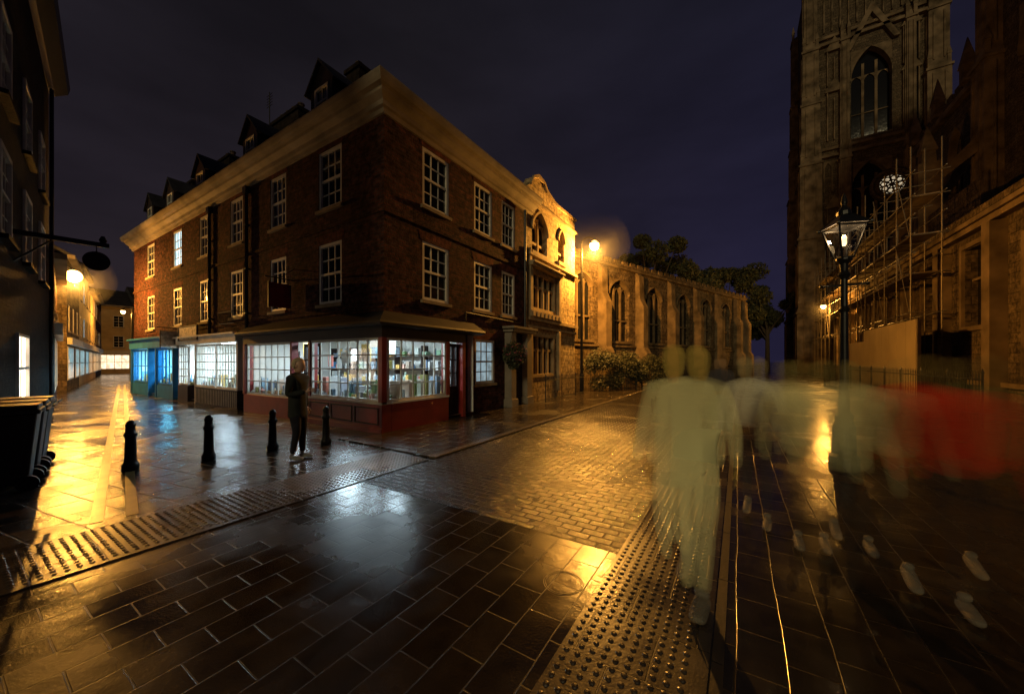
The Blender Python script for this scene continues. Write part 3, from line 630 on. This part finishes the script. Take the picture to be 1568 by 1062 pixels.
while y<36: q.box(W,7.2,7.26,y+.01,y+1.2,.02,3.7 if y<33 else 3.0); y+=1.22
e=empty('site_hoarding',(7.2,30,0)); make('panels',q,HOARD,e); q=Part()
y=25
while y<37: q.box(W,7.27,7.37,y-.05,y+.05,0,3.6); y+=2.44
make('posts',q,DARKW,e)
railing('iron_railing',(5.2,14,0),(5.2,34,0),1.3,.15,0)
# ------------------------------------------------------------------ near left building
FNL=frame((-19.7,2.05),(.986,-.17),(.17,.986)); NB=empty('tall_dark_building',(-14,-1,0)); q=Part(); f=Part(); g=Part(); s_=Part(); lw=Part()
nops=[(a,a+1.15,z0,z1) for a in(1.6,4.5,7.4) for z0,z1 in((6.6,8.3),(4.0,5.7))]+[(5.0,6.6,.75,2.3)]
wall(q,FNL,0,14,0,10.9,nops,.15); q.quad(FNL(0,0,0),FNL(0,-6,0),FNL(0,-6,10.9),FNL(0,0,10.9))
for o in nops[:-1]: sash(f,g,s_,None,FNL,*o,3,4,.1,.06)
sash(f,lw,s_,None,FNL,*nops[-1],2,2,.06,.06)
make('walls',q,DKWALL,NB); make('window_frames',f,WHITE,NB); make('window_panes',g,GLASS,NB); make('sills',s_,DKWALL,NB); make('lit_panes',lw,emit('lit_shop_pane',(1,.8,.6),5),NB)
q=Part(); q.prism(frame(FNL(0,0,0)[:2],(.17,.986),(-.986,.17)),[(0,10.7),(.12,10.75),(.4,10.95),(.45,11.15),(0,11.2)],-14,.2); q.cyl(FNL(.35,.08,0),FNL(.35,.08,10.7),.05,.05,8); make('eaves_cornice',q,IRON,NB)
q=Part(); q.quad(FNL(0,.4,11.15),FNL(14,.4,11.15),FNL(14,-4,14),FNL(0,-4,14)); make('roof',q,SLATE,NB)
e=empty('round_hanging_sign',FNL(6.9,0,4.4)); q=Part(); q.box(FNL,6.85,6.95,0,1.35,4.36,4.46); q.tube([FNL(6.9,0,3.8),FNL(6.9,.5,4.35)],.02); q.lathe(FNL(6.9,1.25,4.46),[(.04,0),(.07,.06),(.03,.16)],8)
make('bracket',q,IRON,e); q=Part(); c1=FNL(6.87,1.15,4.02); c2=FNL(6.93,1.15,4.02); q.cyl(c1,c2,.22,.22,24); q.cyl(FNL(6.9,1.15,4.2),FNL(6.9,1.15,4.37),.01,.01,5); make('disc',q,DARKW,e)
BINM=simple('bin_plastic',(.012,.014,.014),.5,0,.3,5,.1)
def bin_(x,y,rz):
    e=empty('wheelie_bin',(x,y,0)); q=Part()
    c,s=math.cos(rz),math.sin(rz); F=lambda a,d,z:(x+a*c-d*s,y+a*s+d*c,z)
    q.add([F(a*k,d*k2,z) for z,k,k2 in((.08,.22,.24),(1.0,.27,.32)) for a,d in((-1,-1),(1,-1),(1,1),(-1,1))],[(0,1,2,3),(4,7,6,5),(0,4,5,1),(1,5,6,2),(2,6,7,3),(3,7,4,0)])
    q.box(F,-.29,.29,-.35,.35,1.0,1.06); q.prism(F,[(-.28,1.06),(.28,1.06),(.22,1.12),(-.22,1.12)],-.33,.3); q.tube([F(-.25,-.4,1.04),F(.25,-.4,1.04)],.02)
    make('body_and_lid',q,BINM,e,bevel=.012); q=Part()
    for a in(-.24,.24): q.cyl(F(a-.03,-.24,.1),F(a+.03,-.24,.1),.1,.1,14)
    make('wheels',q,IRON,e)
bin_(-8.15,.45,-.17+math.pi); bin_(-8.85,.58,-.17+math.pi); bin_(-9.6,.71,-.2+math.pi)
def bollard(x,y):
    q=Part(); q.lathe((x,y,0),[(.10,0),(.10,.1),(.085,.12),(.072,.16),(.062,.52),(.078,.54),(.078,.58),(.058,.6),(.055,.68),(.065,.7),(.045,.76),(.012,.78)],20)
    make('bollard',q,IRON,smooth=True)
for x,y in((-7.97,1.61),(-7.65,2.48),(-7.48,3.4),(-7.1,4.22)): bollard(x,y)
# ------------------------------------------------------------------ street lamps
def wall_lamp(name,base,head,P,bulbmat,z,r=.13,polez=None,halo=0,mr_=2):
    e=empty(name,(base[0],base[1],0)); q=Part(); bx,by=base; hx,hy=head
    if polez is not None: q.lathe((bx,by,polez),[(.11,0),(.11,.9),(.075,1.0),(.055,z-polez-.2)],10)
    pts=[]
    for k in range(9):
        t=math.pi*(k/8); pts.append((bx+(hx-bx)*(1-math.cos(t))/2,by+(hy-by)*(1-math.cos(t))/2,z+.35*math.sin(t)+ (.0 if k<8 else .1)))
    if polez is not None: pts=[(bx,by,z-.2)]+pts
    q.tube(pts,.03); q.lathe((hx,hy,z-.02),[(.24,0),(.2,.06),(.08,.14),(.04,.24)],14); make('post_and_arm',q,IRON,e)
    q=Part(); q.ball((hx,hy,z-.12),r,12,8); make('bulb',q,bulbmat,e,smooth=True)
    point('lamp_light',(hx,hy,z-.12-r-.06),P,SODIUM,.08,e)
    if halo:
        for rr in(mr_,mr_*.7,mr_*.4):
            q=Part(); q.ball((hx,hy,z-.2),rr,28,18); make('lamp_halo',q,vol('halo_volume',(1,1,1),halo,0),e,smooth=True)  # scattering balls added round the bulb to imitate a lens halo, no real rain
wall_lamp('street_lamp',(-6.95,17.95),(-6.3,18.05),6000,BULB,7.75,.25,.03,.0026,1.8)
wall_lamp('street_lamp',(-26.5,3.0),(-26.25,3.45),2800,BULB,5.75,.28,None,.0055,1.4)
wall_lamp('street_lamp',(7.6,46.5),(7.0,46.0),1900,BULB,7.1,.22,0,.002,1.5)
wall_lamp('street_lamp',(-50,10.2),(-50,9.6),1100,BULB,6.5,.18,0)
VX,VY=1.48,8.0
e=empty('victorian_lamp_post',(VX,VY,0)); q=Part()
q.lathe((VX,VY,0),[(.2,0),(.2,.12),(.16,.16),(.15,.6),(.11,.72),(.13,.78),(.075,.86),(.06,1.6),(.055,2.5),(.075,2.55),(.05,2.6),(.045,3.05),(.09,3.12),(.05,3.18),(.06,3.3),(.11,3.36),(.11,3.39)],14)
q.tube([(VX-.28,VY,2.95),(VX+.28,VY,2.95)],.016)
for s in(-1,1): q.ball((VX+s*.29,VY,2.95),.028,8,6)
def ring(r,z): return [(VX+r*math.cos(math.pi/4+.4+k*math.pi/2),VY+r*math.sin(math.pi/4+.4+k*math.pi/2),z) for k in range(4)]
a=ring(.12,3.4); b=ring(.28,3.9); c=ring(.33,3.92); d=ring(.11,4.1)
for k in range(4):
    q.cyl(a[k],b[k],.014,.014,5); q.cyl(a[k],a[(k+1)%4],.014,.014,5); q.cyl(b[k],b[(k+1)%4],.018,.018,5); q.cyl(c[k],d[k],.012,.012,5); q.ball(c[k],.03,6,5)
    q.quad(c[k],c[(k+1)%4],d[(k+1)%4],d[k])
q.lathe((VX,VY,4.1),[(.10,0),(.10,.06),(.06,.12),(.03,.16),(.05,.22),(.012,.36)],10)
make('post_and_lantern_frame',q,IRON,e); q=Part()
for k in range(4): q.quad(a[k],a[(k+1)%4],b[(k+1)%4],b[k])
make('lantern_glass',q,SGLASS,e,norm=False); q=Part(); q.lathe((VX,VY,3.6),[(.02,0),(.035,.04),(.035,.14),(.015,.17)],10); make('mantle',q,BULBW,e,smooth=True)
point('lantern_light',(VX,VY,3.84),30,(1,.62,.28),.03,e)
# ------------------------------------------------------------------ far street
FG=frame((-31.6,3.9),(-.98,.198),(.198,.98))
def rowhouse(name,F,a0,a1,h,mat,seed,lit):
    rng=random.Random(seed); e=empty(name,F((a0+a1)/2,-3,0)); q=Part(); f=Part(); g=Part(); l=Part(); s=Part(); n=max(2,int((a1-a0)/2.3)); w=(a1-a0)/n; ops=[]
    for k in range(n):
        c=a0+w*(k+.5)
        for z in(3.4,6.0):
            if z+1.6<h: ops.append((c-.5,c+.5,z,z+1.5))
    shp=[(a0+.3,(a0+a1)/2-.2,.6,2.5),((a0+a1)/2+.9,a1-.3,.6,2.5)]
    wall(q,F,a0,a1,0,h,ops+shp,.12); q.quad(F(a0,0,0),F(a0,-7,0),F(a0,-7,h),F(a0,0,h)); q.quad(F(a1,0,0),F(a1,-7,0),F(a1,-7,h),F(a1,0,h))
    for i,o in enumerate(ops): sash(f,l if rng.random()<.12 else g,s,None,F,*o,2,4)
    for o in shp: frameb(f,F,*o,-.1,.03,.08); bars(f,F,o[0]+.08,o[1]-.08,o[2]+.08,o[3]-.08,4,2,-.08,-.02,.05); l.quad(F(o[0],-.09,o[2]),F(o[1],-.09,o[2]),F(o[1],-.09,o[3]),F(o[0],-.09,o[3]))
    f.box(F,a0+.1,a1-.1,.003,.2,2.6,3.0); s.box(F,a0,a1,.003,.3,h-.2,h)
    make('walls',q,mat,e); make('frames',f,WHITE,e); make('panes',g,GLASS,e); make('lit_panes',l,lit,e); make('trim',s,CORN,e)
    r=Part(); r.prism(frame(F(a0,0,0)[:2],(F(0,-1,0)[0]-F(0,0,0)[0],F(0,-1,0)[1]-F(0,0,0)[1]),(F(1,0,0)[0]-F(0,0,0)[0],F(1,0,0)[1]-F(0,0,0)[1])),[(-.25,h),(3.5,h+2.4),(7,h)],0,a1-a0); make('roof',r,SLATE,e)
LW=emit('lit_shop_warm',(1,.75,.5),1.8); LC=emit('lit_shop_cool',(.45,.8,1),2.2)
rowhouse('terraced_house',FG,0,7,7.6,STONE,1,LC); rowhouse('terraced_house',FG,7.05,15,8.4,PLAST,2,LC); rowhouse('terraced_house',FG,15.05,24,7.8,PLAST,3,LW); rowhouse('terraced_house',FG,24.05,34,8.6,BRICK,4,LW)
FE=frame((-68,6),(0,1),(1,0)); rowhouse('terraced_house',FE,0,8,8.8,PLAST,5,LW); rowhouse('terraced_house',FE,8.05,18,9.5,BRICK,6,LC)
FR2=frame((-30,8.5),(-.98,.16),(-.16,-.98)); rowhouse('terraced_house',FR2,0,9,8.5,STONE,7,LW)
FK=frame((-19.75,2.15),(-.986,.12),(.12,.986)); rowhouse('narrow_shop_house',FK,.1,7,5.4,BRICK,8,LW)
# ------------------------------------------------------------------ people
def skinmesh(V,E,R,root=0,sub=2):
    me=bpy.data.meshes.new('sk'); me.from_pydata(V,E,[]); o=lnk(bpy.data.objects.new('sk',me))
    o.modifiers.new('s','SKIN'); 
    sv=me.skin_vertices[0].data
    for i,r in enumerate(R):
        sv[i].radius=r if isinstance(r,tuple) else (r,r); sv[i].use_root=(i==root)
    m=o.modifiers.new('ss','SUBSURF'); m.levels=sub; m.render_levels=sub
    dg=bpy.context.evaluated_depsgraph_get(); ev=o.evaluated_get(dg); mm=ev.to_mesh()
    vs=[tuple(v.co) for v in mm.vertices]; fs=[tuple(p.vertices) for p in mm.polygons]; ev.to_mesh_clear()
    bpy.data.objects.remove(o,do_unlink=True); bpy.data.meshes.remove(me)
    return vs,fs
def figure(stride=.3,swing=.25,bulk=1.0,bentL=0,bentR=0,coat=0):
    """local: x lateral, y forward. returns dict of (verts,faces) per region"""
    out={}
    k=stride
    lf=[( .5*k+.02,.50),( -.25*k+.06,.50)]; an=[(.95*k,.09),(-.95*k,.12 if abs(k)>.1 else .09)]
    V=[(0,0,.97),(0,0,.88)];E=[(0,1)];R=[(.15*bulk,.115*bulk),(.14*bulk,.11*bulk)]
    feet=[]
    for i,sx in enumerate((-1,1)):
        b=len(V); V+= [(sx*.095,0,.84),(sx*.1,lf[i][0],lf[i][1]),(sx*.1,(lf[i][0]+an[i][0])/2-.015,.3),(sx*.1,an[i][0],an[i][1]+.02)]
        E+=[(1,b),(b,b+1),(b+1,b+2),(b+2,b+3)]; R+=[.098*bulk,.068,.058,.045]
        feet.append((sx*.1,an[i][0],an[i][1]))
    LV,LE,LR=V,E,R
    out['legs']=skinmesh(V,E,R)
    V=[(0,0,.98),(0,.0,1.15),(0,.01,1.32),(0,0,1.45),(0,.01,1.53)];E=[(0,1),(1,2),(2,3),(3,4)];R=[(.165*bulk,.125*bulk),(.15*bulk,.12*bulk),(.17*bulk,.125*bulk),(.11,.08),.06]
    if coat: V.append((0,0,.98-coat)); E.append((0,5)); R.append((.185*bulk,.15*bulk))
    hands=[]
    for i,sx in enumerate((-1,1)):
        s=swing*(-1 if i==0 else 1); bent=(bentL,bentR)[i]
        b=len(V); el=(sx*.245,s*.5-.03,1.14); 
        wr=(sx*.25,s+.04,.90) if not bent else (sx*.16,.24,1.14+bent*.1)
        V+=[(sx*.175,0,1.42),el,wr]; E+=[(3,b),(b,b+1),(b+1,b+2)]; R+=[.075*bulk,.054*bulk,.04*bulk]; hands.append((sx,Vector(el),Vector(wr)))
    out['torso']=skinmesh(V,E,R)
    n0=len(LV); BV=LV+V[1:]; BE=list(LE)
    for a_,b_ in E:
        a2=0 if a_==0 else n0+a_-1; b2=0 if b_==0 else n0+b_-1; BE.append((a2,b2))
    out['body']=skinmesh(BV,BE,LR+R[1:])
    hp=Part(); prof=[(.002,-.125),(.045,-.118),(.062,-.09),(.070,-.05),(.076,0),(.078,.04),(.07,.08),(.048,.105),(.002,.118)]
    hp.lathe((0,.025,1.64),prof,18,0,1,1.22); 
    hp.v=[(x,y+(.012 if (y>.1 and abs(x)<.02 and 1.60<z<1.65) else 0)-(.006 if y>.08 and .015<abs(x)<.05 and 1.645<z<1.67 else 0),z) for x,y,z in hp.v]
    out['skull']=(list(hp.v),list(hp.f))
    hp.ball((0,.128,1.617),.016,8,6,1,1.2,1.5); hp.ball((0,.122,1.575),.02,8,5,1.2,.5,.4)
    for sx in(-1,1): hp.ball((sx*.078,.02,1.63),.028,8,6,.4,.8,1.2)
    hv,hf=skinmesh([(0,.0,1.48),(0,.015,1.57)],[(0,1)],[.055,.052],0,1); hp.add(hv,hf)
    out['head']=(hp.v,hp.f)
    ha=Part(); ha.lathe((0,.012,1.652),[(.082,-.06),(.09,-.02),(.09,.04),(.08,.085),(.055,.113),(.002,.13)],18,0,1,1.18)
    ha.v=[(x,y-(.045 if (y>.03 and z<1.7) else 0),z) for x,y,z in ha.v]; out['hair']=(ha.v,ha.f)
    h=Part()
    for sx,el,wr in hands:
        dd=(wr-el).normalized(); side=Vector((0,1,0)) if abs(dd.z)>.6 else Vector((0,0,1)); side=(side-dd*side.dot(dd)).normalized(); nn=dd.cross(side)
        vs,fs=skinmesh([tuple(wr),tuple(wr+dd*.05),tuple(wr+dd*.09)],[(0,1),(1,2)],[(.026,.02),(.036,.018),(.036,.015)],0,1); h.add(vs,fs)
        for j,l in enumerate((.065,.075,.07,.055)):
            r0=wr+dd*.085+side*(.027-.018*j); c=nn*(-sx*.012)
            vs,fs=skinmesh([tuple(r0),tuple(r0+dd*l*.5+c*.5),tuple(r0+dd*l*.95+c*2)],[(0,1),(1,2)],[.0095,.0085,.007],0,1); h.add(vs,fs)
        r0=wr+dd*.03+side*.02; vs,fs=skinmesh([tuple(r0),tuple(r0+dd*.035+side*.03),tuple(r0+dd*.07+side*.035)],[(0,1),(1,2)],[.012,.010,.008],0,1); h.add(vs,fs)
    out['hands']=(h.v,h.f)
    s=Part()
    for i,(fx,fy,fz) in enumerate(feet):
        tilt=.06 if fz>.1 else 0
        vs,fs=skinmesh([(fx,fy-.06,fz-.035+tilt*.5),(fx,fy+.04,fz-.04),(fx,fy+.14,fz-.05-tilt*.3),(fx,fy+.19,fz-.052-tilt*.4)],[(0,1),(1,2),(2,3)],[(.042,.045),(.045,.045),(.046,.033),(.035,.025)],0,2); s.add(vs,fs)
        vs,fs=skinmesh([(fx,fy-.01,fz+.06),(fx,fy,fz-.01)],[(0,1)],[.046,.046],0,1); s.add(vs,fs)
    out['shoes']=(s.v,s.f)
    return out
def xf(data,x,y,rz,sc_=1,lat=0):
    c,s=math.cos(rz),math.sin(rz)
    p=Part(); p.v=[(x+((a+lat)*c-b*s)*sc_,y+((a+lat)*s+b*c)*sc_,z*sc_) for a,b,z in data[0]]; p.f=list(data[1]); return p
SKIN=simple('skin',(.45,.28,.2),.5,0,.1,10,.05)
man=figure(.03,.03,1.12,0,.6,.28); mx,my=-6.45,3.33; rz=math.radians(-60)
e=empty('standing_man',(mx,my,0))
COAT=simple('dark_coat',(.022,.025,.025),.9,0,.3,6,.2,30,.1)
make('coat',xf(man['torso'],mx,my,rz,.985),COAT,e,smooth=True); make('trousers',xf(man['legs'],mx,my,rz,.985),simple('dark_trousers',(.016,.016,.024),.9,0,.3,6,.2,30,.1),e,smooth=True)
make('head',xf(man['head'],mx,my,rz,.985),SKIN,e,smooth=True); make('hair',xf(man['hair'],mx,my,rz,.985),simple('grey_hair',(.35,.28,.18),.7,0,.3,20,.3,80),e,smooth=True)
make('hands',xf(man['hands'],mx,my,rz,.985),SKIN,e,smooth=True); make('shoes',xf(man['shoes'],mx,my,rz,.985),simple('trainers',(.12,.12,.12),.5),e,smooth=True)
def ghostsurf(name,col,al):
    m,nt,b,o=nm(name); b.inputs['Base Color'].default_value=(*col,1); b.inputs['Roughness'].default_value=.6; b.inputs['Alpha'].default_value=al; return m
SHOE=ghostsurf('blurred_trainers',(.30,.27,.20),.38)
FIGS={}
def ghost(name,X,Y,heading,cu,cl,ch,n,step,stride,h=1.0,du=3.0,dl=6.0,dh=10,bulk=1.1,latj=0.03,legevery=1):
    # a walker caught by a long exposure: faint overlapping exposures of the same figure along the walk
    x=.848*X-.531*Y; y=.531*X+.848*Y
    e=empty(name,(x,y,0))
    mu=vol(name+'_top',cu,du); mh=vol(name+'_head',ch,dh)
    dv=(-math.sin(heading),math.cos(heading)); one=cl is None
    if not one: ml=vol(name+'_trousers',cl,dl)
    for k in range(n):
        ph=(1,.84,.62,.35,-.1,-.5,-.8,-1,-.6)[k%9]; key=(round(stride*ph,3),round(bulk,2))
        if key not in FIGS: FIGS[key]=figure(key[0],.20*ph,bulk)
        f=FIGS[key]
        o=(k-(n-1)/2)*step; xx=x+dv[0]*o; yy=y+dv[1]*o; lt=latj*(1 if k%2 else -1)*(1+(k%3)*.4); hh=h*(1-.008*(k%3))
        make('body_exposure' if one else 'torso_exposure',xf(f['body' if one else 'torso'],xx,yy,heading,hh,lt),mu,e,smooth=True)
        if not one and k%legevery==0: make('legs_exposure',xf(f['legs'],xx,yy,heading,hh,lt),ml,e,smooth=True)
        make('head_exposure',xf(f['skull'],xx,yy,heading,hh,lt*1.6),mh,e,smooth=True)
        if k==n//2 or one and k==0:
            make('hands_exposure',xf(f['hands'],xx,yy,heading,hh,lt),mh,e,smooth=True)
            make('shoes',xf(f['shoes'],xx,yy,heading,hh,lt),SHOE,e,smooth=True)
pi=math.pi
CRM=(.98,.92,.46)
ghost('walking_pedestrian',1.32,2.75,pi*.97,(.92,.88,.46),None,(.55,.42,.10),4,.07,.36,1.04,1.6,9,3.2,1.12,.035)
ghost('walking_pedestrian',2.65,4.0,pi*.97,(.95,.95,.72),(.05,.05,.05),(.6,.5,.25),4,.16,.30,1.0,1.2,2.2,1.2,1.05,.03,2)
ghost('walking_pedestrian',2.68,3.35,pi,CRM,(.04,.04,.04),(.5,.42,.14),9,.26,.34,.98,.88,1.3,.6,1.15,.05,2)
ghost('walking_pedestrian',3.2,3.35,pi,CRM,(.04,.04,.04),(.5,.42,.14),7,.24,.34,.98,.80,1.3,.5,1.15,.05,2)
ghost('walking_pedestrian',3.12,2.65,pi,(.95,.07,.03),(.03,.03,.04),(.5,.35,.1),6,.22,.36,1.0,1.0,1.5,.6,1.3,.05,2)
ghost('walking_pedestrian',3.6,2.75,pi,(.25,.25,.10),(.03,.03,.03),(.2,.15,.08),5,.24,.3,1.0,.7,1.2,.5,1.15,.05,2)
ghost('walking_pedestrian',4.9,8.5,pi,(.08,.08,.1),(.05,.05,.05),(.3,.2,.12),2,.1,.2,1.0,4,5,5)
# ------------------------------------------------------------------ world, added fill lamp, camera
w=bpy.data.worlds.new('World'); sc.world=w; w.use_nodes=True; nt=w.node_tree; bg=nt.nodes['Background']
tc=N(nt,'ShaderNodeTexCoord'); sp=N(nt,'ShaderNodeSeparateXYZ'); nt.links.new(tc.outputs['Generated'],sp.inputs[0])
g1=ramp(nt,sp.outputs[2],[(0,(.024,.0175,.022)),(.3,(.0155,.0122,.0175)),(.75,(.0092,.0082,.0108))])
g2=ramp(nt,sp.outputs[2],[(0,(.016,.0135,.036)),(.4,(.012,.0105,.0245)),(.8,(.0075,.0075,.0135))])
dt=N(nt,'ShaderNodeVectorMath',operation='DOT_PRODUCT'); nt.links.new(tc.outputs['Generated'],dt.inputs[0]); dt.inputs[1].default_value=(.848,.531,0)
mr=N(nt,'ShaderNodeMapRange'); nt.links.new(dt.outputs['Value'],mr.inputs[0]); mr.inputs[1].default_value=-.2; mr.inputs[2].default_value=.55
mx=N(nt,'ShaderNodeMix',data_type='RGBA'); nt.links.new(mr.outputs[0],mx.inputs[0]); nt.links.new(g1,mx.inputs[6]); nt.links.new(g2,mx.inputs[7])
no=N(nt,'ShaderNodeTexNoise'); no.inputs['Scale'].default_value=2.2; no.inputs['Detail'].default_value=5; 
mp=N(nt,'ShaderNodeMapping'); mp.inputs['Scale'].default_value=(1,1,3); nt.links.new(tc.outputs['Generated'],mp.inputs[0]); nt.links.new(mp.outputs[0],no.inputs[0])
m2=N(nt,'ShaderNodeMix',data_type='RGBA',blend_type='MULTIPLY'); m2.inputs[0].default_value=1; nt.links.new(mx.outputs[2],m2.inputs[6]); nt.links.new(ramp(nt,no.outputs[0],[(.3,.7),(.7,1.3)]),m2.inputs[7])
nt.links.new(m2.outputs[2],bg.inputs[0]); bg.inputs[1].default_value=1
l=bpy.data.lights.new('added_fill','SUN'); l.energy=.6; l.angle=math.radians(10); l.color=(1,.80,.42)  # added night fill, standing in for unseen lighting behind the camera
so=lnk(bpy.data.objects.new('added_fill',l)); so.rotation_euler=Vector((-.22,.95,-.32)).to_track_quat('-Z','Y').to_euler()
cam=bpy.data.cameras.new('camera'); co=lnk(bpy.data.objects.new('camera',cam)); co.location=(0,0,1.7); co.rotation_euler=(math.radians(90),0,math.radians(32.06))
cam.sensor_width=36; cam.sensor_fit='HORIZONTAL'; cam.lens=12.72; cam.shift_y=.0134; cam.clip_end=1200; cam.clip_start=.05
sc.camera=co
sc.view_settings.view_transform='Standard'; sc.view_settings.look='None'; sc.view_settings.exposure=0
